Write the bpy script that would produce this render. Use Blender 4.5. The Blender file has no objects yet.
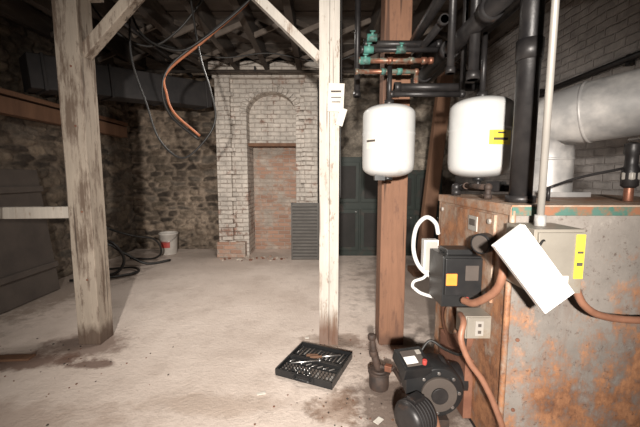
import bpy, bmesh, math, random
from mathutils import Vector, Matrix, Euler, kdtree, noise
random.seed(7)
scn = bpy.context.scene
scn.view_settings.view_transform = 'Standard'
scn.view_settings.look = 'None'

# ------------------------------------------------------------------ materials
class NT:
    def __init__(s, name):
        s.m = bpy.data.materials.new(name); s.m.use_nodes = True
        s.t = s.m.node_tree; s.n = s.t.nodes; s.l = s.t.links
        s.b = s.n['Principled BSDF']
        s.co = s.n.new('ShaderNodeTexCoord').outputs['Object']
        s.pos = s.n.new('ShaderNodeNewGeometry').outputs['Position']
    def link(s, a, b): s.l.new(a, b)
    def mapv(s, scale, src=None):
        m = s.n.new('ShaderNodeMapping'); m.inputs['Scale'].default_value = scale
        s.link(src or s.co, m.inputs['Vector']); return m.outputs[0]
    def noise(s, scale, detail=6, rough=.6, src=None, stretch=None):
        v = src or s.co
        if stretch: v = s.mapv(stretch, v)
        n = s.n.new('ShaderNodeTexNoise'); n.inputs['Scale'].default_value = scale
        n.inputs['Detail'].default_value = detail; n.inputs['Roughness'].default_value = rough
        s.link(v, n.inputs['Vector']); return n.outputs['Fac']
    def ramp(s, fac, a, b, ca=(0,0,0,1), cb=(1,1,1,1)):
        r = s.n.new('ShaderNodeValToRGB'); e = r.color_ramp.elements
        e[0].position = a; e[1].position = b; e[0].color = ca; e[1].color = cb
        s.link(fac, r.inputs[0]); return r.outputs[0]
    def math(s, op, a, b=None):
        m = s.n.new('ShaderNodeMath'); m.operation = op
        for i, v in enumerate((a, b)):
            if v is None: continue
            if isinstance(v, (int, float)): m.inputs[i].default_value = v
            else: s.link(v, m.inputs[i])
        return m.outputs[0]
    def mix(s, fac, a, b, mode='MIX'):
        m = s.n.new('ShaderNodeMix'); m.data_type = 'RGBA'; m.blend_type = mode
        ins = [m.inputs['Factor'], m.inputs[6], m.inputs[7]]
        for i, v in zip(ins, (fac, a, b)):
            if isinstance(v, (int, float)): i.default_value = v
            elif isinstance(v, tuple): i.default_value = (*v[:3], 1)
            else: s.link(v, i)
        return m.outputs[2]
    def sep(s, v):
        x = s.n.new('ShaderNodeSeparateXYZ'); s.link(v, x.inputs[0]); return x.outputs
    def comb(s, x, y, z=0.0):
        c = s.n.new('ShaderNodeCombineXYZ')
        for i, v in enumerate((x, y, z)):
            if isinstance(v, (int, float)): c.inputs[i].default_value = v
            else: s.link(v, c.inputs[i])
        return c.outputs[0]
    def bump(s, h, strength=.3, dist=.01):
        b = s.n.new('ShaderNodeBump'); b.inputs['Strength'].default_value = strength
        b.inputs['Distance'].default_value = dist
        s.link(h, b.inputs['Height']); s.link(b.outputs[0], s.b.inputs['Normal'])
    def out(s, col, rough=.7, metal=0.0):
        if isinstance(col, tuple): s.b.inputs['Base Color'].default_value = (*col[:3], 1)
        else: s.link(col, s.b.inputs['Base Color'])
        if isinstance(rough, (int, float)): s.b.inputs['Roughness'].default_value = rough
        else: s.link(rough, s.b.inputs['Roughness'])
        if isinstance(metal, (int, float)): s.b.inputs['Metallic'].default_value = metal
        else: s.link(metal, s.b.inputs['Metallic'])
        return s.m

def dirty(name, c1, c2, scale=6, rough=.7, metal=0.0, c3=None, s3=4, t3=.6, w3=.06, stretch=None, bump=.2, bd=.004):
    t = NT(name)
    n = t.noise(scale, stretch=stretch)
    col = t.mix(t.ramp(n, .3, .7), c1, c2)
    met = metal
    if c3:
        f = t.ramp(t.noise(s3, 8, .65, stretch=stretch), t3-w3, t3+w3)
        col = t.mix(f, col, c3)
        if metal: met = t.math('MULTIPLY', t.math('SUBTRACT', 1.0, f), metal)
    t.bump(t.noise(scale*6, 4, stretch=stretch), bump, bd)
    return t.out(col, rough, met)

def painted_wood(name, paint, wood, thresh=.56, stain_top=.25, dark_patch=(.05,.028,.018)):
    t = NT(name)
    grain = t.noise(30, 6, .7, stretch=(1,1,.06))
    big = t.noise(5, 8, .7, stretch=(1,1,.35))
    chip = t.noise(22, 8, .75, stretch=(1,1,.3))
    base = t.mix(t.ramp(grain, .3, .7), tuple(c*.72 for c in paint), paint)
    base = t.mix(t.math('MULTIPLY', t.ramp(t.noise(2.2, 6, .6), .4, .7), .45), base, tuple(c*.5 for c in paint))
    f = t.ramp(t.math('ADD', t.math('MULTIPLY', grain, .45), t.math('MULTIPLY', big, .55)), thresh-.03, thresh+.05)
    col = t.mix(f, base, wood)
    col = t.mix(t.math('MULTIPLY', t.ramp(chip, .57, .63), .75), col, wood)
    crack = t.ramp(t.noise(18, 3, .5, stretch=(1,1,.03)), .62, .65)
    col = t.mix(t.math('MULTIPLY', crack, .8), col, tuple(c*.4 for c in wood))
    z = t.sep(t.pos)[2]
    zz = t.math('ADD', z, t.math('MULTIPLY', t.math('SUBTRACT', big, .5), .35))
    g = t.ramp(zz, stain_top*.5, stain_top, (1,1,1,1), (0,0,0,1))
    col = t.mix(t.math('MULTIPLY', g, .85), col, dark_patch)
    t.bump(t.math('ADD', grain, t.math('MULTIPLY', chip, -.6)), .6, .006)
    return t.out(col, .8)

def brick_mat(name, paint, red, mortar, expose=.55, low=0.0, gap=.010, mvis=.75, paintmortar=.6):
    t = NT(name)
    x, y, z = t.sep(t.pos)
    v = t.comb(t.math('ADD', x, y), z)
    nv = t.n.new('ShaderNodeTexNoise'); nv.inputs['Scale'].default_value = 9
    t.link(t.pos, nv.inputs['Vector'])
    off = t.n.new('ShaderNodeVectorMath'); off.operation = 'MULTIPLY_ADD'
    off.inputs[1].default_value = (.026,.026,0)
    t.link(nv.outputs['Color'], off.inputs[0]); t.link(v, off.inputs[2])
    b = t.n.new('ShaderNodeTexBrick'); b.inputs['Scale'].default_value = 1
    b.inputs['Brick Width'].default_value = .20; b.inputs['Row Height'].default_value = .068
    b.inputs['Mortar Size'].default_value = gap; b.inputs['Mortar Smooth'].default_value = .7
    b.inputs['Color1'].default_value = (1,1,1,1); b.inputs['Color2'].default_value = (.45,.45,.45,1)
    b.inputs['Mortar'].default_value = (0,0,0,1)
    t.link(off.outputs[0], b.inputs['Vector'])
    n = t.noise(3.2, 8, .7, src=t.pos)
    zz = t.math('MULTIPLY', t.math('SUBTRACT', 1.6, z), low)
    bt = t.math('MULTIPLY', t.sep(b.outputs['Color'])[0], .07)
    f = t.ramp(t.math('SUBTRACT', t.math('ADD', n, zz), bt), expose-.10, expose-.01)
    tint = t.mix(.55, (1,1,1), b.outputs['Color'])
    rcol = t.mix(1.0, red, tint, 'MULTIPLY')
    pcol = t.mix(t.ramp(t.noise(5, 8, .75, src=t.pos), .3, .72), paint, tuple(c*.42 for c in paint))
    pm = t.mix(t.math('MULTIPLY', b.outputs['Fac'], 1.0), pcol, t.mix(paintmortar, pcol, mortar))
    rm = t.mix(t.math('MULTIPLY', b.outputs['Fac'], mvis), rcol, mortar)
    col = t.mix(f, pm, rm)
    h = t.math('ADD', t.math('MULTIPLY', b.outputs['Fac'], -1.0), t.math('MULTIPLY', t.noise(25, 5, src=t.pos), .8))
    t.bump(h, .8, .010)
    return t.out(col, .85)

def attr_stone(name):
    t = NT(name)
    a = t.n.new('ShaderNodeAttribute'); a.attribute_name = 'stone'
    n = t.noise(14, 8, .75); n2 = t.noise(1.6, 6, .6)
    col = t.mix(1.0, a.outputs['Color'], t.ramp(n, .28, .68, (.4,.38,.36,1), (1.3,1.26,1.2,1)), 'MULTIPLY')
    col = t.mix(1.0, col, t.ramp(n2, .35, .65, (.6,.58,.55,1), (1.1,1.08,1.05,1)), 'MULTIPLY')
    t.bump(t.noise(30, 6, .7), .9, .014)
    return t.out(col, .9)

def floor_mat():
    t = NT('dusty_concrete')
    n1 = t.noise(.9, 8, .6, src=t.pos); n2 = t.noise(5, 10, .7, src=t.pos); n3 = t.noise(40, 6, .7, src=t.pos)
    n4 = t.noise(2.0, 10, .75, src=t.pos)
    col = t.mix(t.ramp(n1, .33, .62), (.52,.43,.37), (.71,.61,.54))
    col = t.mix(t.math('MULTIPLY', t.ramp(n4, .52, .74), .5), col, (.36,.275,.225))
    col = t.mix(t.math('MULTIPLY', t.ramp(n2, .54, .74), .45), col, (.33,.255,.21))
    col = t.mix(t.math('MULTIPLY', t.ramp(n3, .62, .7), .35), col, (.28,.2,.16))
    def dark_patch(x, y, rx, ry, c, amt=.8):  # blends a darker patch into the floor colour
        nonlocal col
        m = t.n.new('ShaderNodeMapping'); m.inputs['Location'].default_value = (-x/rx, -y/ry, 0)
        m.inputs['Scale'].default_value = (1/rx, 1/ry, 0)
        t.link(t.pos, m.inputs['Vector'])
        d = t.n.new('ShaderNodeVectorMath'); d.operation = 'LENGTH'; t.link(m.outputs[0], d.inputs[0])
        v = t.math('ADD', d.outputs['Value'], t.math('MULTIPLY', t.math('SUBTRACT', n2, .5), 2.6))
        f = t.ramp(v, .55, 1.15, (amt,amt,amt,1), (0,0,0,1))
        col = t.mix(f, col, c)
    dark_patch(-2.9, 4.2, .6, 2.0, (.2,.15,.115), .7)  # floor darker along the left wall
    dark_patch(1.1, 3.8, .8, 1.8, (.2,.155,.13), .65)  # floor darker behind the red post
    dark_patch(-1.3, 5.35, 1.6, .3, (.36,.29,.24), .5)
    dark_patch(-1.75, 2.42, .38, .25, (.16,.10,.075), .75)  # wet patches and brown stains around the left post base
    dark_patch(-2.05, 2.2, .5, .14, (.13,.065,.042), .8)
    dark_patch(-1.55, 2.15, .2, .07, (.12,.06,.04), .8)
    dark_patch(.1, 2.48, .28, .16, (.22,.15,.11), .7)
    dark_patch(.5, 2.42, .28, .2, (.2,.13,.1), .7)
    dark_patch(.5, 1.75, .5, .35, (.12,.08,.06), .85)
    dark_patch(.1, 1.72, .14, .2, (.22,.13,.08), .6)
    dark_patch(-1.9, 1.6, .9, .22, (.32,.23,.18), .5)
    dark_patch(-.6, 1.75, .5, .1, (.36,.27,.21), .5)
    h = t.math('ADD', t.math('MULTIPLY', n2, 1.0), t.math('MULTIPLY', n3, .35))
    t.bump(h, .6, .02)
    return t.out(col, .8)

M = {}
M['floor'] = floor_mat()
M['white_post'] = painted_wood('peeling_white_paint', (.66,.61,.545), (.24,.17,.125), .565, .3, (.13,.06,.035))
M['left_post'] = painted_wood('worn_whitewash', (.40,.335,.27), (.12,.085,.062), .515, .14, (.07,.04,.026))
M['rail'] = painted_wood('dusty_white_rail', (.58,.52,.45), (.25,.19,.14), .6, -5)
M['red_post'] = painted_wood('reddish_timber', (.27,.135,.08), (.14,.07,.045), .56, .12, (.11,.055,.035))
M['brown_wood'] = dirty('brown_wood', (.12,.06,.035), (.2,.105,.06), 8, .8, stretch=(1,1,.2))
M['joist'] = dirty('old_joist', (.03,.022,.018), (.068,.052,.04), 6, .9, c3=(.13,.108,.09), s3=3, t3=.62, stretch=(1,.25,1), bump=.6)
M['boards'] = dirty('ceiling_boards', (.055,.045,.038), (.125,.104,.088), 4, .9, c3=(.21,.185,.16), s3=2.5, t3=.6, stretch=(.4,1,1), bump=.6)
M['bridging'] = dirty('bridging_wood', (.09,.07,.056), (.17,.14,.117), 6, .9, bump=.4)
M['dark'] = dirty('sooty_black', (.012,.011,.012), (.03,.026,.025), 6, .7)
M['blackpipe'] = dirty('black_iron', (.014,.013,.014), (.042,.038,.037), 10, .42, .3, c3=(.10,.055,.035), s3=6, t3=.66)
M['black'] = dirty('black_plastic', (.012,.012,.013), (.02,.02,.02), 8, .35, bump=.05)
M['rubber'] = dirty('black_rubber', (.01,.01,.01), (.025,.022,.02), 10, .5, bump=.05)
M['orangehose'] = dirty('orange_cable', (.38,.13,.05), (.25,.08,.035), 10, .6, bump=.05)
M['copper'] = dirty('copper_pipe', (.32,.14,.09), (.18,.08,.05), 12, .45, .6, c3=(.12,.2,.17), s3=8, t3=.58)
M['verdigris'] = dirty('green_valve', (.04,.17,.14), (.09,.24,.2), 12, .6, c3=(.05,.05,.045), s3=9, t3=.55)
M['flex'] = dirty('brown_flex_conduit', (.30,.145,.09), (.2,.09,.055), 14, .5)
M['tank'] = dirty('tank_enamel', (.50,.50,.49), (.57,.57,.56), 3, .35, c3=(.42,.38,.34), s3=4, t3=.66, bump=.02)
M['yellow'] = dirty('yellow_label', (.72,.58,.06), (.66,.52,.05), 20, .5, bump=.0)
M['orange'] = dirty('orange_label', (.80,.27,.04), (.72,.21,.03), 20, .5, bump=.0)
M['red'] = dirty('red_print', (.45,.06,.05), (.35,.05,.04), 20, .5, bump=.0)
M['white'] = dirty('white_enamel', (.82,.81,.79), (.76,.75,.72), 4, .4, bump=.02)
M['bucket'] = dirty('dirty_white_plastic', (.62,.58,.53), (.45,.41,.37), 8, .5, bump=.02)
M['pvc'] = dirty('white_plastic_tube', (.66,.65,.63), (.55,.54,.52), 6, .4, bump=.02)
M['paper'] = dirty('paper', (.70,.67,.61), (.54,.50,.44), 12, .8, bump=.1)
M['galv'] = dirty('galvanised_steel', (.42,.41,.40), (.33,.32,.315), 5, .45, .35, c3=(.55,.52,.49), s3=3.5, t3=.52, w3=.1, bump=.15)
M['boxsteel'] = dirty('dusty_control_box_steel', (.25,.225,.19), (.33,.30,.255), 7, .5, .3, c3=(.20,.15,.105), s3=6, t3=.62, bump=.1)
M['greybox'] = dirty('grey_steel_box', (.36,.335,.305), (.44,.41,.37), 5, .5, .3, bump=.05)
M['teal'] = dirty('teal_trim', (.05,.14,.11), (.09,.17,.14), 9, .6, c3=(.27,.12,.065), s3=12, t3=.53)
M['darkgreen'] = dirty('dark_green_paint', (.012,.020,.015), (.024,.032,.026), 4, .6, c3=(.045,.032,.024), s3=5, t3=.6)
M['louver'] = dirty('dark_grey_metal', (.07,.065,.06), (.12,.11,.10), 6, .6)
M['louverl'] = dirty('dusty_slat', (.2,.185,.17), (.13,.12,.11), 6, .7)
M['slate'] = dirty('dark_board', (.05,.04,.035), (.09,.072,.06), 3, .8)
M['slate2'] = dirty('dark_door_panel', (.018,.018,.016), (.035,.03,.028), 3, .8)  # near-black colour of the raised cabinet door panels
M['chrome'] = dirty('chrome', (.45,.44,.43), (.35,.34,.33), 10, .3, .9, bump=.0)
M['mortarw'] = dirty('lime_plaster', (.6,.55,.48), (.42,.36,.3), 4, .9, c3=(.3,.2,.15), s3=4, t3=.6, bump=.6)
M['rustred'] = dirty('rust_red', (.13,.05,.03), (.22,.10,.06), 9, .8, bump=.5)
M['rustdark'] = dirty('dark_rusty_iron', (.022,.017,.015), (.075,.045,.033), 14, .7, bump=.5)
M['stone'] = attr_stone('rubble_stone')
M['pier'] = brick_mat('whitewashed_brick', (.69,.625,.555), (.34,.20,.15), (.26,.205,.17), .61, .03, paintmortar=.45)
M['infill'] = brick_mat('red_brick_infill', (.55,.47,.40), (.45,.27,.195), (.48,.40,.34), .52, .05)
M['rbrick'] = brick_mat('grey_white_brick', (.54,.50,.475), (.24,.18,.15), (.22,.19,.175), .68, 0, paintmortar=.3)

def boiler_mat(name, base, amount, lowbias, runs=.5):
    t = NT(name)
    x, y, z = t.sep(t.pos)
    big = t.noise(2.6, 10, .72, src=t.pos)
    fine = t.noise(14, 8, .75, src=t.pos, stretch=(1,1,.7))
    run = t.noise(9, 5, .7, src=t.pos, stretch=(1,1,.12))
    v = t.math('ADD', t.math('MULTIPLY', big, .5), t.math('MULTIPLY', fine, .42))
    v = t.math('ADD', v, t.math('MULTIPLY', run, .08))
    v = t.math('ADD', v, t.math('MULTIPLY', t.math('SUBTRACT', .6, z), lowbias))
    f = t.ramp(v, amount-.045, amount+.045)
    rust = t.mix(t.ramp(fine, .38, .62), (.11,.045,.026), (.40,.195,.10))
    basec = t.mix(t.ramp(t.noise(4, 8, .7, src=t.pos), .3, .7), base, tuple(c*.62 for c in base))
    basec = t.mix(t.math('MULTIPLY', t.ramp(fine, .56, .7), .6), basec, tuple(min(1,c*1.5) for c in base))
    basec = t.mix(t.math('MULTIPLY', t.ramp(run, .54, .66), runs), basec, (.20,.125,.09))
    col = t.mix(f, basec, rust)
    speck = t.ramp(t.noise(38, 6, .8, src=t.pos), .58, .65)
    col = t.mix(t.math('MULTIPLY', speck, .65), col, (.08,.042,.03))
    t.bump(fine, .5, .006)
    met = t.math('MULTIPLY', t.math('SUBTRACT', 1.0, f), .15)
    return t.out(col, .6, met)
M['boiler_front'] = boiler_mat('boiler_grey_rusting', (.33,.295,.265), .53, .11)
M['boiler_side'] = boiler_mat('boiler_orange_rust', (.52,.40,.31), .475, .05, .35)

# ------------------------------------------------------------------ mesh builder
class MB:
    def __init__(s, name): s.name = name; s.bm = bmesh.new(); s.mats = []
    def mi(s, k):
        if k not in s.mats: s.mats.append(k)
        return s.mats.index(k)
    def _add(s, verts, faces, k, smooth=False):
        i = s.mi(k); vs = [s.bm.verts.new(v) for v in verts]
        for f in faces:
            try: fc = s.bm.faces.new([vs[j] for j in f])
            except ValueError: continue
            fc.material_index = i; fc.smooth = smooth
        return vs
    def box(s, c, d, k, rot=(0,0,0), taper=1.0):
        R = Euler(rot).to_matrix(); c = Vector(c); h = Vector(d)/2
        vs = []
        for z in (-1,1):
            q = 1.0 if z < 0 else taper
            for x, y in ((-1,-1),(1,-1),(1,1),(-1,1)):
                vs.append(c + R @ Vector((x*h.x*q, y*h.y*q, z*h.z)))
        s._add(vs, [(3,2,1,0),(4,5,6,7),(0,1,5,4),(1,2,6,5),(2,3,7,6),(3,0,4,7)], k)
        return s
    def beam(s, p0, p1, w, h, k, up=(0,0,1)):
        p0, p1 = Vector(p0), Vector(p1); d = (p1-p0).normalized()
        r = d.cross(Vector(up)).normalized(); u = r.cross(d).normalized()
        vs = []
        for p in (p0, p1):
            for a, b in ((-1,-1),(1,-1),(1,1),(-1,1)): vs.append(p + r*a*w/2 + u*b*h/2)
        s._add(vs, [(3,2,1,0),(4,5,6,7),(0,1,5,4),(1,2,6,5),(2,3,7,6),(3,0,4,7)], k)
        return s
    def lathe(s, prof, o, axis, k, n=32, caps=True):
        a = Vector(axis).normalized(); q = a.to_track_quat('Z', 'Y'); o = Vector(o)
        vs = []; fs = []
        for r, h in prof:
            for i in range(n):
                t = 2*math.pi*i/n
                vs.append(o + q @ Vector((r*math.cos(t), r*math.sin(t), h)))
        for j in range(len(prof)-1):
            for i in range(n):
                i2 = (i+1) % n
                fs.append((j*n+i, j*n+i2, (j+1)*n+i2, (j+1)*n+i))
        V = s._add(vs, fs, k, True); mi = s.mi(k)
        if caps:
            for ring in (V[:n][::-1], V[-n:]):
                f = s.bm.faces.new(ring); f.material_index = mi
        return s
    def cyl(s, p0, p1, r, k, r1=None, n=20):
        p0, p1 = Vector(p0), Vector(p1)
        return s.lathe([(r,0),(r if r1 is None else r1,(p1-p0).length)], p0, p1-p0, k, n)
    def tube(s, pts, r, k, n=10, sub=6, rib=0):
        P = [Vector(p) for p in pts]; Q = []
        if sub > 1 and len(P) > 2:
            E = [P[0]*2-P[1]] + P + [P[-1]*2-P[-2]]
            for i in range(1, len(E)-2):
                for j in range(sub):
                    t = j/sub; a, b, c, d = E[i-1], E[i], E[i+1], E[i+2]
                    Q.append(.5*((2*b)+(-a+c)*t+(2*a-5*b+4*c-d)*t*t+(-a+3*b-3*c+d)*t**3))
            Q.append(P[-1])
        else: Q = P
        vs = []; fs = []; ref = None
        for i, p in enumerate(Q):
            d = (Q[min(i+1,len(Q)-1)] - Q[max(i-1,0)]).normalized()
            if ref is None: ref = d.orthogonal().normalized()
            ref = (ref - d*ref.dot(d)).normalized(); b = d.cross(ref)
            rr = r*(1+ (rib if i % 2 else 0))
            for j in range(n):
                t = 2*math.pi*j/n; vs.append(p + rr*(ref*math.cos(t)+b*math.sin(t)))
        for i in range(len(Q)-1):
            for j in range(n):
                j2 = (j+1) % n; fs.append((i*n+j, i*n+j2, (i+1)*n+j2, (i+1)*n+j))
        V = s._add(vs, fs, k, True); mi = s.mi(k)
        for ring in (V[:n][::-1], V[-n:]):
            f = s.bm.faces.new(ring); f.material_index = mi
        return s
    def pipe(s, pts, r, k, n=14, fit=True):
        """straight runs with fittings (elbow balls) at the corners"""
        for a, b in zip(pts[:-1], pts[1:]): s.cyl(a, b, r, k, n=n)
        if fit:
            for p in pts[1:-1]: s.ball(p, r*1.35, k)
            for p, q in ((pts[0], pts[1]), (pts[-1], pts[-2])):
                d = (Vector(q)-Vector(p)).normalized()
                s.cyl(p, Vector(p)+d*r*1.6, r*1.3, k, n=n)
        return s
    def ball(s, c, r, k, sc=(1,1,1), n=14):
        prof = [(max(r*math.sin(math.pi*i/10), r*.02), -r*math.cos(math.pi*i/10)*sc[2]) for i in range(11)]
        return s.lathe(prof, c, (0,0,1), k, n)
    def prism(s, pts, y0, y1, k):
        """polygon in XZ extruded along Y"""
        n = len(pts)
        vs = [(x, y0, z) for x, z in pts] + [(x, y1, z) for x, z in pts]
        fs = [tuple(range(n)), tuple(range(2*n-1, n-1, -1))]
        fs += [(i, i+n, (i+1) % n + n, (i+1) % n) for i in range(n)]
        s._add(vs, fs, k); return s
    def done(s, bevel=0, seg=2):
        bm = s.bm
        bmesh.ops.recalc_face_normals(bm, faces=bm.faces)
        lo = Vector([min(v.co[i] for v in bm.verts) for i in range(3)])
        hi = Vector([max(v.co[i] for v in bm.verts) for i in range(3)])
        o = Vector(((lo.x+hi.x)/2, (lo.y+hi.y)/2, lo.z))
        bmesh.ops.translate(bm, vec=-o, verts=bm.verts)
        me = bpy.data.meshes.new(s.name); bm.to_mesh(me); bm.free()
        for k in s.mats: me.materials.append(M[k])
        ob = bpy.data.objects.new(s.name, me); ob.location = o
        scn.collection.objects.link(ob)
        if bevel:
            b = ob.modifiers.new('bevel', 'BEVEL'); b.width = bevel; b.segments = seg
            b.limit_method = 'ANGLE'; b.angle_limit = math.radians(50)
        return ob

# ------------------------------------------------------------------ room shell
CEIL = 3.0
def rubble(name, p0, udir, length, height, normal, pal, mortar, sx=.30, sz=.13, depth=.055, res=.02, asp=3.0, gap=.10):
    p0, udir, normal = Vector(p0), Vector(udir), Vector(normal)
    pts = []; z = 0
    while z < height+sz:
        u = random.random()*sx
        rowh = sz*random.uniform(.55,1.5)
        while u < length+sx:
            w = sx*random.uniform(.35,1.6); pts.append((u, z+random.uniform(-.16,.16)*rowh)); u += w
        z += rowh
    kd = kdtree.KDTree(len(pts))
    for i, (u, z) in enumerate(pts): kd.insert((u, z*asp, 0), i)
    kd.balance()
    cols = []
    for _ in pts:
        q = random.uniform(.6,1.35); c = random.choice(pal); cols.append(tuple(k*q for k in c))
    hs = [random.uniform(.3,1) for _ in pts]
    nu, nz = int(length/res), int(height/res)
    vs, cs = [], []
    for j in range(nz+1):
        for i in range(nu+1):
            u, z = length*i/nu, height*j/nz
            w = noise.noise_vector(Vector((u*4, z*6, 3)))*.05 + noise.noise_vector(Vector((u*14, z*14, 7)))*.02
            (a, ia, d1), (b, ib, d2) = kd.find_n((u+w.x, (z+w.y*.6)*asp, 0), 2)
            e = min(1, max(0, (d2-d1)/gap)); e2 = e*e*(3-2*e)
            nn = noise.fractal(Vector((u*9, z*9, 1)), .8, 2, 4)
            nb = noise.noise(Vector((u*1.3, z*1.3, 9)))
            d = depth*(e2*hs[ia]) + .018*nn
            if i in (0, nu) or j in (0, nz): d = min(d, .01)
            vs.append(p0 + udir*u + Vector((0,0,z)) + normal*d)
            sm = max(0, min(1, (nn*.9+nb*1.2-.25)*2))
            c = [mortar[k]*(1-e2)+cols[ia][k]*e2 for k in range(3)]
            c = [c[k]*(1-.6*sm)+mortar[k]*1.15*.6*sm for k in range(3)]
            cs.append((*[max(0,q*(1+.25*nn)) for q in c], 1))
    fs = []
    for j in range(nz):
        for i in range(nu):
            a = j*(nu+1)+i; fs.append((a, a+1, a+nu+2, a+nu+1))
    me = bpy.data.meshes.new(name); me.from_pydata([tuple(v) for v in vs], [], fs)
    at = me.color_attributes.new('stone', 'FLOAT_COLOR', 'POINT')
    at.data.foreach_set('color', [x for c in cs for x in c])
    me.materials.append(M['stone'])
    f0 = me.polygons[0]
    if f0.normal.dot(normal) < 0: me.flip_normals()
    for p in me.polygons: p.use_smooth = True
    ob = bpy.data.objects.new(name, me); scn.collection.objects.link(ob)
    return ob

brown = [(.13,.102,.08),(.165,.135,.108),(.105,.085,.07),(.15,.13,.112),(.205,.168,.132),(.08,.064,.053)]
pale  = [(.33,.30,.265),(.27,.245,.215),(.38,.345,.305),(.21,.185,.165),(.29,.25,.215)]
rubble('wall_left', (-3.2,-1.0,0), (0,1,0), 6.85, CEIL, (1,0,0), brown, (.165,.135,.11), sx=.30, sz=.10)
wb = rubble('wall_back', (-3.2,5.82,0), (1,0,0), 1.64, CEIL, (0,-1,0), brown+[(.27,.215,.17)], (.31,.255,.21), sx=.24, sz=.09)
wb2 = rubble('wall_back_right', (.0,5.82,0), (1,0,0), 2.35, CEIL, (0,-1,0), pale, (.38,.345,.305), sx=.24)

b = MB('wall_right'); b.box((2.4,2.4,CEIL/2), (.2,7.0,CEIL), 'rbrick'); b.done()
b = MB('floor'); b.box((-.4,2.4,-.05), (5.9,7.4,.1), 'floor'); b.done()

b = MB('ceiling')
y = -1.2
while y < 6.1:
    w = random.uniform(.13,.19)
    b.box((-.4, y+w/2, CEIL+.02+random.uniform(-.004,.004)), (5.8, w-.012, .03), 'boards'); y += w
b.box((-.4,2.4,CEIL+.06), (5.9,7.4,.03), 'dark')
b.done()
b = MB('ceiling_joists')
for i, x in enumerate([-3.0,-2.55,-2.1,-1.66,-1.2,-.76,-.3,.14,.6,1.05,1.5,1.95]):
    b.box((x, 1.95, CEIL-.115), (.07, 6.3, .21), 'joist', rot=(0, random.uniform(-.02,.02), random.uniform(-.004,.004)))
    if i < 11:   # herringbone bridging between joists
        for yy in (3.95, 4.75):
            b.beam((x+.03, yy, CEIL-.2), (x+.42, yy+.02, CEIL-.03), .03, .05, 'bridging')
            b.beam((x+.03, yy+.06, CEIL-.03), (x+.42, yy+.08, CEIL-.2), .03, .05, 'joist')
b.done()
b = MB('ceiling_girder'); b.box((-.45,2.5,CEIL-.32), (5.5,.2,.2), 'joist'); b.done(.01)
b = MB('sprinkler_pipe')
b.pipe([(-3.0,4.9,2.70),(2.2,4.9,2.70)], .022, 'joist')
b.pipe([(-1.9,3.4,2.73),(-1.9,5.2,2.73)], .02, 'blackpipe')
for x in (-2.4,-.9,.6): b.box((x,4.9,2.73), (.02,.05,.07), 'blackpipe')
b.done()

# arched brick pier
b = MB('brick_chimney_pier')
XL, XR, NL, NR = -1.58, -.03, -1.12, -.37
cx, hw = (NL+NR)/2, (NR-NL)/2
arch = [(cx+hw*math.cos(math.pi*i/16), 2.2+.32*math.sin(math.pi*i/16)) for i in range(17)]
outl = [(XL,0),(XL,2.92),(XR,2.92),(XR,0),(NR,0)] + arch + [(NL,0)]
b.prism(outl, 5.3, 5.80, 'pier')
for i in range(17):
    a = math.pi*(i+.5)/17
    r1 = Vector((cx+(hw+.05)*math.cos(a), 5.29, 2.2+(.32+.05)*math.sin(a)))
    b.box(r1, (.1,.05,.062), 'pier', rot=(0,-a,0))
b.box((cx,5.58,2.14), (2*hw+.02,.12,.78), 'pier')
b.box((cx,5.50,1.745), (2*hw+.01,.24,.05), 'brown_wood')
b.box((cx,5.86,.9), (2*hw+.3,.12,1.8), 'infill')
b.box(((XL+XR)/2,5.24,2.86), (XR-XL+.1,.2,.12), 'pier')
b.box(((XL+XR)/2,5.27,2.75), (XR-XL+.04,.13,.1), 'pier')
b.box((XL+.12,5.27,1.35), (.22,.1,2.7), 'pier')
b.box((XR-.11,5.27,1.35), (.2,.1,2.7), 'pier')
b.box((XL+.2,5.25,.12), (.44,.14,.24), 'infill')
for i in range(70):
    x = random.choice([random.uniform(XL+.12,NL-.12), random.uniform(NR+.08,XR-.12)]); z = random.randint(3,36)*.068+.02
    xx = XL+.12 if x < cx else XR-.11
    b.box((x, (5.215 if abs(x-xx) < .11 else 5.295)+random.uniform(0,.006), z), (.17,.03,.055), 'pier', rot=(0,random.uniform(-.03,.03),0))
b.done(.008)

# ------------------------------------------------------------------ timber posts
b = MB('timber_post')
b.box((-1.72,2.5,1.25), (.165,.165,2.50), 'left_post')
b.beam((-1.66,2.5,2.10), (-1.23,2.5,2.535), .075, .085, 'left_post', up=(0,1,0))
b.box((-1.72,2.5,2.53), (.34,.19,.08), 'left_post')
for z in (.5,1.0,1.6,2.0): b.cyl((-1.70,2.42,z),(-1.70,2.41,z),.008,'rustred',n=8)
b.done(.008)
b = MB('timber_post')
b.box((.030,2.5,1.26), (.07,.15,2.52), 'white_post')
b.box((.101,2.5,1.26), (.067,.16,2.52), 'white_post')
b.beam((.0,2.5,2.07), (-.50,2.5,2.54), .06, .07, 'white_post', up=(0,1,0))
b.box((.11,2.41,1.79), (.11,.006,.19), 'paper', rot=(0,.04,0))
b.box((.11,2.405,1.83), (.07,.003,.012), 'slate'); b.box((.11,2.405,1.79), (.07,.003,.006), 'slate'); b.box((.11,2.405,1.76), (.06,.003,.006), 'slate')
b.box((.148,2.412,1.66), (.05,.005,.12), 'paper', rot=(0,.3,.1))
b.tube([(.145,2.42,2.5),(.147,2.415,1.9),(.143,2.415,1.5),(.145,2.415,1.1)], .004, 'rubber')
b.done(.006)
b = MB('timber_post')
b.box((.53,2.5,1.26), (.185,.17,2.52), 'red_post')
b.done(.008)
b = MB('timber_prop')
b.beam((1.32,4.3,0.07), (1.55,4.3,2.7), .16, .12, 'brown_wood', up=(0,1,0))
b.box((1.32,4.3,.035), (.3,.3,.07), 'brown_wood')
b.done(.006)

b = MB('timber_rail')
b.box((-2.475,2.46,.985), (1.33,.05,.085), 'rail', rot=(0,-.012,0))
b.done(.005)

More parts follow.
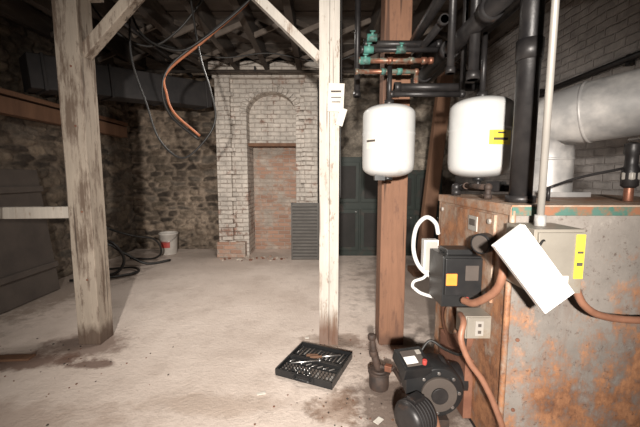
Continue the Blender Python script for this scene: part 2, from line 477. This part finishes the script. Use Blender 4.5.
b = MB('steel_duct')
p0, p1 = Vector((-2.97,3.55,2.29)), Vector((-1.68,5.15,2.42))
b.beam(p0, p1, .3, .34, 'dark')
for t in (.05,.35,.65,.95):
    p = p0.lerp(p1, t); b.beam(p, p+Vector((.02,.027,.002)), .33, .37, 'dark')
b.done(.01)
b = MB('wall_timber')
b.box((-3.06,4.1,1.93), (.12,2.6,.16), 'brown_wood')
b.box((-3.06,4.1,2.06), (.1,2.7,.05), 'brown_wood')
b.done(.006)
b = MB('leaning_board')
b.box((-2.98,3.28,.665), (.04,.78,1.32), 'slate', rot=(0,-.11,0))
b.box((-2.90,3.28,.3), (.03,.78,.06), 'slate', rot=(0,-.11,0))
b.box((-2.995,3.28,1.12), (.03,.78,.06), 'slate', rot=(0,-.11,0))
b.done(.004)

# hanging cables
b = MB('hanging_cables')
b.tube([(-.45,3,2.95),(-.58,3,2.71),(-.97,3,2.39),(-1.30,3,2.13),(-1.31,3,1.95),(-1.25,3,1.79),(-1.04,3,1.6)], .010, 'orangehose')
b.tube([(-.40,3.0,2.95),(-.55,3.0,2.74),(-.93,3.0,2.44),(-1.26,3.0,2.19),(-1.345,3.0,1.99),(-1.28,3.0,1.77),(-1.05,3,1.57)], .013, 'rubber')
b.tube([(-.43,2.98,2.95),(-.56,2.98,2.72),(-.95,2.98,2.41),(-1.2,2.98,2.3),(-1.5,2.98,2.45),(-1.7,3.1,2.95)], .009, 'rubber')
b.tube([(-1.55,3.02,2.95),(-1.6,3,2.31),(-1.485,3,1.86),(-1.39,3,1.565),(-1.2,3,1.41),(-1.0,3,1.56),(-.9,3,1.75),(-.94,3,2.0),(-1.02,3,2.3),(-1.1,3,2.95)], .009, 'rubber')
b.tube([(-2.1,3.1,2.95),(-1.9,3.2,2.6),(-1.6,3.3,2.45),(-1.3,3.3,2.6),(-1.0,3.3,2.95)], .010, 'rubber')
b.tube([(-2.0,4.0,2.78),(-1.2,4.1,2.62),(-.6,4.2,2.7),(.1,4.2,2.6),(.7,4.1,2.76)], .008, 'rubber')
b.done()

b = MB('rubber_hose')
b.tube([(-3.1,4.3,.62),(-2.85,4.2,.5),(-2.6,4.2,.42),(-2.5,4.25,.2),(-2.6,4.2,.03),(-2.9,4.1,.03),(-3.0,4.3,.15),(-2.9,4.5,.35),(-2.7,4.6,.2),(-2.45,4.7,.03),(-2.2,4.9,.03)], .018, 'rubber')
b.tube([(-3.1,4.5,.85),(-2.9,4.5,.6),(-2.6,4.6,.45),(-2.4,4.85,.35),(-2.35,4.95,.15),(-2.5,5.0,.03),(-2.85,5.0,.03)], .014, 'rubber')
b.tube([(-2.95,3.9,.03),(-2.6,4.0,.03),(-2.35,4.25,.03),(-2.5,4.45,.04),(-2.8,4.4,.03)], .016, 'rubber')
b.done()

b = MB('plastic_bucket')
o = (-2.46,5.45,0)
b.lathe([(.115,0),(.12,.01),(.14,.32),(.15,.325),(.15,.345),(.138,.35),(.138,.34),(.112,.02),(.01,.015)], o, (0,0,1), 'bucket', 28, caps=False)
for i in range(9):
    a = -math.pi/2 - .5 + i*.12
    b.box((o[0]+.134*math.cos(a), o[1]+.134*math.sin(a), .17), (.018,.004,.10), 'red', rot=(0,0,a+math.pi/2))
b.tube([(-2.61,5.45,.31),(-2.56,5.33,.24),(-2.46,5.29,.21),(-2.36,5.33,.24),(-2.31,5.45,.31)], .004, 'chrome')
b.done()

b = MB('louvered_vent_panel')
b.box((-.225,5.08,.43), (.40,.03,.86), 'louver')
b.box((-.42,5.06,.43), (.025,.07,.86), 'louver'); b.box((-.03,5.06,.43), (.025,.07,.86), 'louver')
for i in range(17):
    b.box((-.225,5.045,.03+i*.05), (.38,.045,.016), 'louverl', rot=(.5,0,0))
b.done(.003)

def cupboard(x0, x1, h):
    b = MB('green_cabinet')
    cxx = (x0+x1)/2; w = x1-x0
    b.box((cxx,5.5,h/2), (w,.4,h), 'darkgreen')
    n = 2
    for i in range(n):
        xx = x0+w*(i+.5)/n
        for zz, hh in ((h*.27,h*.42),(h*.75,h*.4)):
            b.box((xx,5.29,zz), (w/n-.03,.03,hh), 'darkgreen')
            b.box((xx,5.27,zz), (w/n-.14,.02,hh-.12), 'slate2')
        b.ball((xx+w/n*.35,5.265,h*.45), .015, 'chrome')
    b.done(.005)
cupboard(.22,1.02,1.55); cupboard(1.06,1.9,1.35)

# ------------------------------------------------------------------ boiler
bx0, bx1, by0, by1, bh = .74, 1.75, 1.30, 2.10, 1.14
b = MB('boiler')
b.box(((bx0+bx1)/2,(by0+by1)/2,.04), (bx1-bx0-.06,by1-by0-.06,.08), 'dark')
b.box(((bx0+bx1)/2,by0+.006,.60), (bx1-bx0,.012,1.06), 'boiler_front')
b.box((bx0+.006,(by0+by1)/2+.008,.60), (.012,by1-by0-.016,1.06), 'boiler_side')
b.box(((bx0+bx1)/2+.008,(by0+by1)/2+.008,.60), (bx1-bx0-.03,by1-by0-.03,1.05), 'boiler_front')
b.box(((bx0+bx1)/2,(by0+by1)/2,bh-.005), (bx1-bx0+.01,by1-by0+.01,.012), 'boiler_side')
b.box(((bx0+bx1)/2,by0-.003,bh-.022), (bx1-bx0+.008,.008,.034), 'teal')
b.box((bx0-.003,(by0+by1)/2,bh-.022), (.008,by1-by0,.034), 'boiler_side')
b.box((bx0-.006,1.72,.90), (.012,.62,.38), 'boiler_side')
for yy in (1.44,2.0):
    for zz in (.74,1.06): b.cyl((bx0-.012,yy,zz),(bx0-.022,yy,zz),.012,'greybox',n=6)
b.box((bx0-.014,1.60,1.03), (.006,.09,.07), 'greybox'); b.box((bx0-.018,1.60,1.035), (.003,.06,.03), 'slate')
b.cyl((bx0,1.72,.5),(bx0-.04,1.72,.5),.16,'rustred',n=28)
b.cyl((bx0-.04,1.72,.5),(bx0-.06,1.72,.5),.07,'boiler_side',n=24)
b.box((bx0-.02,1.72,.22), (.04,.34,.3), 'rustred')
b.cyl((bx0+.004,by0+.004,.08),(bx0+.004,by0+.004,bh-.02),.012,'boiler_side',n=12)
for zz in (.3,.6,.9): b.cyl((.79,by0,zz),(.79,by0-.006,zz),.008,'rustred',n=8)
b.done(.003)

b = MB('aquastat_control_box')
b.box((.80,1.205,.965), (.17,.17,.22), 'boxsteel')
b.box((.80,1.115,.965), (.15,.012,.2), 'boxsteel')
b.box((.862,1.107,.985), (.03,.004,.15), 'yellow')
b.box((.80,1.107,.90), (.06,.004,.04), 'paper')
b.box((.862,1.104,.96), (.02,.002,.012), 'slate'); b.box((.862,1.104,1.0), (.02,.002,.008), 'slate')
th = math.atan2(.216,.171)
R = (0, th, 0)
b.box((.695,1.075,.95), (.285,.008,.115), 'white', rot=R)
Rm = Euler(R).to_matrix()
for s_ in (-1,1):
    b.box(Vector((.695,1.085,.95))+Rm@Vector((0,0,s_*.056)), (.285,.025,.004), 'white', rot=R)
    b.box(Vector((.695,1.085,.95))+Rm@Vector((s_*.141,0,0)), (.004,.025,.115), 'white', rot=R)
b.tube([(.72,1.1,1.02),(.74,1.11,1.04),(.76,1.12,1.02)], .004, 'rubber')
b.done(.003)

b = MB('electrical_conduit')
b.cyl((.783,1.2,1.076),(.783,1.2,2.99),.012,'greybox',n=14)
b.cyl((.783,1.2,1.076),(.783,1.2,1.115),.019,'galv',n=8)
b.cyl((.783,1.2,2.1),(.783,1.2,2.14),.016,'galv',n=12)
b.done()
b = MB('flexible_conduit')
b.tube([(.90,1.19,.885),(.915,1.18,.85),(.95,1.18,.79),(1.03,1.19,.745),(1.18,1.2,.725),(1.35,1.22,.73),(1.5,1.25,.74)], .013, 'flex', sub=10, rib=.06)
b.done()

b = MB('burner_relay_control')
b.box((.645,1.59,.775), (.18,.18,.235), 'black')
b.box((.645,1.495,.80), (.165,.02,.17), 'black')
b.box((.59,1.483,.79), (.05,.006,.055), 'orange')
b.box((.68,1.483,.82), (.06,.006,.07), 'slate')
b.cyl((.66,1.484,.70),(.66,1.474,.70),.012,'red',n=12)
b.box((.645,1.59,.90), (.12,.1,.03), 'black')
b.done(.006)
b = MB('junction_box')
b.box((.68,1.45,.605), (.11,.1,.1), 'boxsteel')
b.box((.68,1.396,.605), (.1,.008,.09), 'boxsteel')
b.box((.68,1.39,.605), (.035,.006,.065), 'greybox')
for z in (.59,.62): b.box((.68,1.386,z), (.014,.003,.014), 'slate')
b.done(.003)
b = MB('flexible_conduit')
b.tube([(.64,1.47,.70),(.66,1.40,.715),(.69,1.3,.80),(.70,1.27,.88),(.705,1.29,.94),(.715,1.33,.97)], .016, 'flex', sub=8, rib=.05)
b.done()
b = MB('flexible_conduit')
b.tube([(.61,1.42,.655),(.585,1.33,.66),(.565,1.3,.60),(.60,1.29,.51),(.65,1.28,.44),(.70,1.26,.33),(.73,1.25,.22),(.72,1.24,.02)], .012, 'flex', sub=8, rib=.05)
b.done()
b = MB('pressure_gauge')
b.cyl((.727,1.43,.97),(.70,1.43,.97),.02,'blackpipe')
b.cyl((.71,1.43,.97),(.67,1.40,.97),.043,'black',n=28)
b.cyl((.671,1.401,.97),(.667,1.398,.97),.036,'slate',n=28)
b.done(.003)

b = MB('thermostat_wiring_box')
b.box((.575,1.75,.84), (.075,.05,.17), 'pvc')
b.box((.575,1.722,.84), (.06,.008,.15), 'greybox')
b.box((.66,1.765,.86), (.13,.015,.03), 'galv')
b.tube([(.70,1.75,.70),(.624,1.74,.706),(.53,1.75,.77),(.49,1.75,.868),(.50,1.75,.984),(.55,1.75,1.04),(.60,1.75,1.01),(.62,1.76,.95)], .011, 'pvc')
b.tube([(.50,1.75,.66),(.54,1.74,.635),(.62,1.72,.62),(.72,1.7,.62)], .009, 'pvc')
b.tube([(.58,1.75,.77),(.55,1.75,.72),(.50,1.75,.70),(.49,1.75,.675),(.50,1.75,.66)], .008, 'pvc')
b.done(.004)

# oil burner
b = MB('oil_burner')
b.cyl((.72,1.62,.24),(.58,1.62,.24),.075,'blackpipe',n=24)
b.cyl((.62,1.62,.24),(.60,1.62,.24),.11,'blackpipe',n=28)
b.lathe([(.02,-.075),(.12,-.075),(.13,-.06),(.13,.06),(.12,.075),(.02,.075)], (.565,1.60,.22), (0,1,0), 'black', 32)
b.cyl((.565,1.525,.22),(.565,1.505,.22),.085,'slate',n=28)
b.cyl((.565,1.505,.22),(.565,1.495,.22),.04,'blackpipe',n=20)
for i in range(8):
    a = i*math.pi/4; b.cyl((.565+.1*math.cos(a),1.526,.22+.1*math.sin(a)),(.565+.1*math.cos(a),1.518,.22+.1*math.sin(a)),.009,'chrome',n=8)
b.box((.47,1.6,.28), (.12,.16,.13), 'black')
b.lathe([(.02,0),(.07,.004),(.082,.02),(.082,.12),(.07,.138),(.045,.145),(.02,.146)], (.50,1.50,.15), (-.75,-.5,0), 'blackpipe', 28)
for i in range(6): b.lathe([(.08,0),(.086,.001),(.086,.006),(.08,.007)], Vector((.50,1.50,.15))+Vector((-.75,-.5,0)).normalized()*(.025+.017*i), (-.75,-.5,0), 'dark', 28)
b.box((.44,1.46,.235), (.07,.05,.03), 'blackpipe', rot=(0,0,.59))
b.box((.445,1.56,.355), (.14,.13,.06), 'black', rot=(.35,0,.25))
b.box((.445,1.543,.388), (.10,.09,.006), 'slate', rot=(.35,0,.25))
b.box((.43,1.525,.387), (.06,.04,.006), 'white', rot=(.35,0,.25))
b.box((.475,1.57,.404), (.025,.025,.006), 'greybox', rot=(.35,0,.25))
b.box((.41,1.56,.397), (.03,.02,.006), 'red', rot=(.35,0,.25))
b.cyl((.49,1.51,.375),(.49,1.505,.398),.011,'red',n=12)
b.box((.55,1.6,.045), (.14,.18,.09), 'rustdark')
b.tube([(.55,1.52,.12),(.56,1.42,.06),(.62,1.35,.03),(.70,1.25,.02)], .011, 'flex')
b.tube([(.50,1.63,.36),(.56,1.65,.42),(.62,1.6,.40),(.66,1.5,.43),(.66,1.47,.54)], .007, 'rubber')
b.done(.004)

# oil filter with its riser, piped to the burner
b = MB('oil_filter')
b.lathe([(.045,0),(.056,.006),(.058,.02),(.058,.095),(.050,.105),(.045,.12)], (.35,1.9,0), (0,0,1), 'rustdark', 24)
b.lathe([(.02,0),(.066,0),(.066,.012),(.02,.013)], (.35,1.9,.10), (0,0,1), 'rustdark', 24)
b.cyl((.345,1.9,.11),(.32,1.9,.21),.022,'rustdark')
b.cyl((.32,1.9,.20),(.305,1.9,.31),.017,'rustdark')
b.cyl((.318,1.9,.20),(.311,1.9,.235),.025,'rustdark',n=8)
b.lathe([(.02,0),(.024,.005),(.024,.03),(.02,.035)], (.305,1.9,.30), (-.1,0,1), 'rustdark', 8)
b.pipe([(.35,1.9,.135),(.43,1.86,.14),(.44,1.685,.16)], .012, 'rustdark')
b.box((.40,1.875,.14), (.04,.035,.035), 'copper', rot=(0,0,-.46))
b.done(.002)

# ------------------------------------------------------------------ tanks
def tank(c, r, h, label, pipe_top):
    b = MB('expansion_tank')
    x, y, z = c; z0 = z-h/2
    prof = [(.02,-.0)]
    for i in range(1,8):
        a = math.pi/2*i/7; prof.append((r*.985*math.sin(a)**.8, .06*(1-math.cos(a))))
    prof += [(r,.09),(r,h*.6-.008),(r*1.014,h*.6-.004),(r*1.014,h*.6+.004),(r,h*.6+.008),(r*.995,h-.065)]
    for i in range(1,8):
        a = math.pi/2*i/7; prof.append((r*math.cos(a)**.7, h-.06+.06*math.sin(a)))
    prof.append((.02,h))
    prof = [(max(p[0],.012), p[1]) for p in prof]
    b.lathe(prof, (x,y,z0), (0,0,1), 'tank', 48)
    b.cyl((x,y,z0+h-.005),(x,y,z0+h+.03),.028,'blackpipe')
    b.cyl((x,y,z0+h+.02),(x,y,pipe_top),.014,'blackpipe')
    b.cyl((x,y,z0+.005),(x,y,z0-.015),.03,'black')
    if label == 'yellow':
        for i in range(6):
            a = -math.pi/2 - .12 + i*.12
            p = (x+(r+.003)*math.cos(a), y+(r+.003)*math.sin(a))
            b.box((p[0],p[1],z-.01), (.0205,.003,.07), 'yellow', rot=(0,0,a+math.pi/2))
            if i in (1,2,3,4): b.box((p[0]+.002*math.cos(a),p[1]+.002*math.sin(a),z-.018), (.0205,.002,.012), 'slate', rot=(0,0,a+math.pi/2))
            if i in (2,3): b.box((p[0]+.002*math.cos(a),p[1]+.002*math.sin(a),z+.012), (.0205,.002,.008), 'slate', rot=(0,0,a+math.pi/2))
    else:
        for i in range(3):
            a = -math.pi*.5 - 1.0 + i*.13
            b.box((x+(r+.003)*math.cos(a), y+(r+.003)*math.sin(a), z-.02), (.021,.003,.06), 'paper', rot=(0,0,a+math.pi/2))
            b.box((x+(r+.005)*math.cos(a), y+(r+.005)*math.sin(a), z-.005), (.021,.002,.012), 'slate', rot=(0,0,a+math.pi/2))
        b.box((x-.06,y-.05,z0-.002), (.06,.05,.03), 'black')
    b.done()
tank((.415,2.1,1.46), .156, .43, 'w', 1.9)
tank((.87,1.88,1.455), .162, .425, 'yellow', 2.0)

# ------------------------------------------------------------------ piping
b = MB('heating_pipework')
b.cyl((.855,1.45,1.142),(.855,1.45,2.99),.044,'blackpipe',n=28)
b.cyl((.855,1.45,1.142),(.855,1.45,1.17),.058,'blackpipe',n=28)
b.cyl((.855,1.45,1.72),(.855,1.45,1.80),.051,'blackpipe',n=28)
b.pipe([(.77,1.1,2.0),(.77,3.0,2.0)], .044, 'blackpipe', n=20)
for yy in (1.6,2.1,2.6): b.cyl((.77,yy,2.0),(.77,yy+.06,2.0),.055,'blackpipe')
b.pipe([(.60,1.3,2.16),(.66,3.2,2.16)], .03, 'blackpipe')
b.pipe([(.66,1.9,2.08),(.66,3.0,2.08)], .022, 'blackpipe')
b.pipe([(.95,1.5,2.1),(.95,3.4,2.1)], .04, 'blackpipe')
b.pipe([(.415,2.1,1.74),(.85,2.1,1.74),(.85,2.1,2.98)], .016, 'blackpipe')
b.pipe([(.46,2.18,1.80),(.98,2.18,1.80),(.98,2.18,2.98)], .024, 'blackpipe')
b.pipe([(.70,1.9,1.80),(.70,1.9,2.98)], .02, 'blackpipe')
b.pipe([(.78,1.8,1.74),(.78,1.8,2.98)], .026, 'blackpipe')
b.pipe([(.25,2.2,2.03),(.78,2.2,2.03)], .016, 'blackpipe')
b.pipe([(.24,2.2,1.965),(.70,2.2,1.965)], .016, 'copper')
b.pipe([(.22,2.2,1.90),(.60,2.2,1.90),(.60,2.2,1.74)], .014, 'copper')
b.pipe([(.28,2.3,2.10),(.78,2.3,2.10)], .022, 'blackpipe')
for x, z in ((.30,2.03),(.28,1.965),(.5,2.03),(.32,2.1)):
    b.cyl((x-.03,2.2,z),(x+.03,2.2,z),.023,'verdigris'); b.cyl((x,2.2,z),(x,2.175,z+.025),.008,'verdigris')
    b.lathe([(.004,0),(.017,0),(.017,.007),(.004,.007)], (x,2.172,z+.025), (0,-.5,1), 'verdigris', 16)
for x in (.42,.55,.63): b.cyl((x,2.2,1.965),(x+.03,2.2,1.965),.021,'copper')
for x in (.38,.48): b.cyl((x,2.2,1.90),(x+.03,2.2,1.90),.02,'verdigris')
b.pipe([(1.02,1.75,1.145),(1.02,1.75,2.98)], .02, 'blackpipe')
b.cyl((1.02,1.75,1.5),(1.02,1.75,1.56),.03,'rustred')
b.pipe([(.78,1.95,1.145),(.78,1.95,1.19),(1.02,1.75,1.19)], .02, 'blackpipe')
b.cyl((.87,1.88,1.235),(.87,1.88,1.19),.014,'blackpipe')
b.box((.93,1.80,1.20), (.07,.07,.05), 'blackpipe', rot=(0,0,.6))
b.pipe([(.80,1.62,1.145),(.80,1.62,1.20),(.80,1.88,1.20)], .014, 'rustdark')
b.pipe([(.28,2.66,1.85),(.28,2.66,2.98)], .022, 'blackpipe')
b.done()
b = MB('wall_pipe')
b.pipe([(2.25,1.4,2.12),(2.25,4.8,2.08)], .025, 'blackpipe')
b.pipe([(2.24,1.4,1.98),(2.24,4.8,1.94)], .012, 'blackpipe')
for yy in (1.8,2.6,3.6): b.box((2.275,yy,2.1), (.045,.03,.08), 'blackpipe')
b.done()

# flue duct
b = MB('flue_duct')
path = [(1.285,1.93,1.14),(1.28,1.93,1.36),(1.265,1.93,1.44),(1.26,1.92,1.50),(1.28,1.87,1.55),(1.34,1.78,1.57),(1.55,1.50,1.60),(1.9,1.06,1.65),(2.12,.78,1.68)]
rad = [.118,.12,.13,.142,.15,.15,.152,.155,.155]
n = 36; rings = []
for i, p in enumerate(path):
    P = Vector(p); d = (Vector(path[min(i+1,len(path)-1)])-Vector(path[max(i-1,0)])).normalized()
    side = Vector((-.78,-.62,0)).normalized(); side = (side-d*side.dot(d)).normalized(); up = d.cross(side)
    rings.append([P + rad[i]*(side*math.cos(2*math.pi*j/n)+up*math.sin(2*math.pi*j/n)) for j in range(n)])
vs = [v for r in rings for v in r]
fs = [(i*n+j, i*n+(j+1)%n, (i+1)*n+(j+1)%n, (i+1)*n+j) for i in range(len(path)-1) for j in range(n)]
b._add(vs, fs, 'galv', True)
def collar(i, t, k=1.03, w=.012):
    a, c = Vector(path[i]), Vector(path[i+1]); d = (c-a).normalized(); p = a.lerp(c, t); r = rad[i]*(1-t)+rad[i+1]*t
    b.lathe([(r*.99,0),(r*k,.003),(r*k,w),(r*.99,w+.003)], p, d, 'galv', 36, caps=False)
for i, t in ((0,.02),(0,.9),(5,.05),(5,.7),(6,.4),(7,.1)): collar(i, t)
b.box((1.285,1.93,1.155), (.29,.27,.025), 'galv')
b.done()

b = MB('relief_valve')
b.cyl((1.36,1.5,1.142),(1.36,1.5,1.22),.018,'copper')
b.lathe([(.02,0),(.032,.01),(.032,.08),(.024,.1),(.024,.14),(.03,.15),(.03,.19),(.01,.2)], (1.36,1.5,1.2), (0,0,1), 'blackpipe', 20)
b.box((1.36,1.48,1.41), (.02,.08,.008), 'chrome')
b.cyl((1.36,1.5,1.29),(1.42,1.5,1.29),.02,'chrome')
b.lathe([(.033,0),(.036,.004),(.036,.03),(.033,.034)], (1.36,1.5,1.235), (0,0,1), 'greybox', 6)
b.done(.002)
b = MB('damper_rod')
b.tube([(1.02,1.52,1.2),(1.15,1.52,1.245),(1.325,1.5,1.285)], .006, 'blackpipe')
b.cyl((1.02,1.52,1.142),(1.02,1.52,1.205),.008,'blackpipe')
b.done()

# ------------------------------------------------------------------ tool case
b = MB('socket_tool_case')
ang = math.radians(-23.4); C = Vector((-.03,2.125,0)); Rz = Matrix.Rotation(ang,3,'Z')
def T(u,v,z): return C + Rz @ Vector((u,v,z))
def tb(u,v,z,du,dv,dz,k,extra=0): b.box(T(u,v,z),(du,dv,dz),k,rot=(0,0,ang+extra))
for sv in (-1,1):
    v0 = sv*.098
    tb(0,v0,.014,.385,.185,.024,'black')
    for su in (-1,1): tb(su*.188,v0,.03,.01,.185,.034,'black')
    for s2 in (-1,1): tb(0,v0+s2*.09,.03,.385,.01,.034,'black')
    for v in (-.045,-.015,.015,.045):
        tb(0,v0+v,.029,.35,.006,.008,'black')
for u in (-.12,.12): b.cyl(T(u-.02,0,.035),T(u+.02,0,.035),.008,'black')
for u in (-.06,.06): tb(u,-.192,.03,.03,.012,.03,'black')
b.tube([T(-.05,-.19,.03),T(-.045,-.215,.03),T(.045,-.215,.03),T(.05,-.19,.03)],.008,'black')
for r_, v in enumerate((-.168,-.142,-.116,-.09)):
    for i in range(15):
        rr = .0045+.0003*i
        if random.random()<.85: b.lathe([(rr*.55,0),(rr,0),(rr,.012),(rr*.6,.013),(rr*.55,.004)], T(-.165+i*.0235,v,.026),(0,0,1),('chrome','slate','slate','louverl')[random.randint(0,3)],12)
for i in range(8): b.cyl(T(-.16+.04*i,-.06,.034),T(-.135+.04*i,-.03,.034),.004,'louverl' if i%2 else 'chrome',n=8)
for i in range(13):
    u = -.165+.027*i; b.cyl(T(u,.03+random.uniform(0,.03),.034),T(u+.008,.05+random.uniform(.07,.12),.034),.004,('chrome','slate','louverl')[i%3],n=8)
b.cyl(T(.02,.06,.044),T(.13,.13,.044),.006,'chrome'); b.cyl(T(-.05,.02,.044),T(.02,.06,.044),.009,'brown_wood')
b.cyl(T(-.13,-.10,.05),T(.03,.0,.05),.005,'chrome'); b.ball(T(.03,.0,.05),.013,'chrome')
tb(-.05,.06,.04,.08,.02,.008,'brown_wood',.4)
b.done(.001,1)

b = MB('paper_scraps')
for x, y, w, d, a in ((.06,2.36,.13,.05,-.3),(-.34,1.84,.05,.02,.3),(.30,1.62,.05,.03,.8),(-.10,2.52,.03,.02,.1)):
    b.box((x,y,.005), (w,d,.004), 'paper', rot=(.0,.0,a))
b.done()
b = MB('floor_debris')
for i in range(150):
    r = random.random()
    if r < .4: x, y = random.gauss(.25,.25), random.gauss(1.72,.14)
    elif r < .65: x, y = random.gauss(.3,.3), random.gauss(2.36,.12)
    else: x, y = random.gauss(-1.8,.4), random.gauss(2.2,.2)
    if (Vector((x,y,0))-C).length < .28 or (.7<x and y<2.2): continue
    s_ = random.uniform(.003,.010)
    b.box((x,y,s_*.25), (s_,s_*random.uniform(.5,1.4),s_*.5), random.choice(['rustred','rustdark','brown_wood','slate']), rot=(0,0,random.random()*3))
for i in range(40):
    x, y = random.uniform(-1.5,-.5), random.gauss(5.1,.07)
    s_ = random.uniform(.01,.035)
    b.box((x,y,s_*.3), (s_*1.4,s_,s_*.6), random.choice(['infill','mortarw','rustred']), rot=(0,0,random.random()*3))
b.done()
b = MB('floor_board_scrap')
b.box((-2.12,2.22,.008), (.26,.07,.016), 'brown_wood', rot=(0,0,.08))
b.done(.002)

# ------------------------------------------------------------------ lights
def light(name, kind, loc, energy, col=(1,.95,.88), target=None, **kw):
    L = bpy.data.lights.new(name, kind); L.energy = energy; L.color = col
    for k, v in kw.items(): setattr(L, k, v)
    o = bpy.data.objects.new(name, L); o.location = loc
    if target is not None: o.rotation_euler = (Vector(target)-Vector(loc)).to_track_quat('-Z','Y').to_euler()
    scn.collection.objects.link(o); return o
light('camera_flash', 'SPOT', (-.12,-1.0,1.5), 1080, (1,.935,.86), target=(-.1,4.2,.68), spot_size=math.radians(83), spot_blend=1.0, shadow_soft_size=.05)
light('added_fill_light', 'AREA', (-.5,3.3,2.5), 36, (1,.94,.87), target=(-.5,3.7,0), shape='DISK', size=.6)  # added area fill without a fixture, lifts the middle and far floor

w = bpy.data.worlds.new('world'); scn.world = w; w.use_nodes = True
w.node_tree.nodes['Background'].inputs[0].default_value = (1,.95,.9,1)
w.node_tree.nodes['Background'].inputs[1].default_value = .015

# ------------------------------------------------------------------ camera
cam = bpy.data.cameras.new('camera'); co = bpy.data.objects.new('camera', cam)
scn.collection.objects.link(co); scn.camera = co
co.location = (0,0,1.25); co.rotation_euler = (math.radians(90-6.2),0,0)
cam.sensor_width = 36; cam.lens = 340/640*36; cam.clip_start = .05
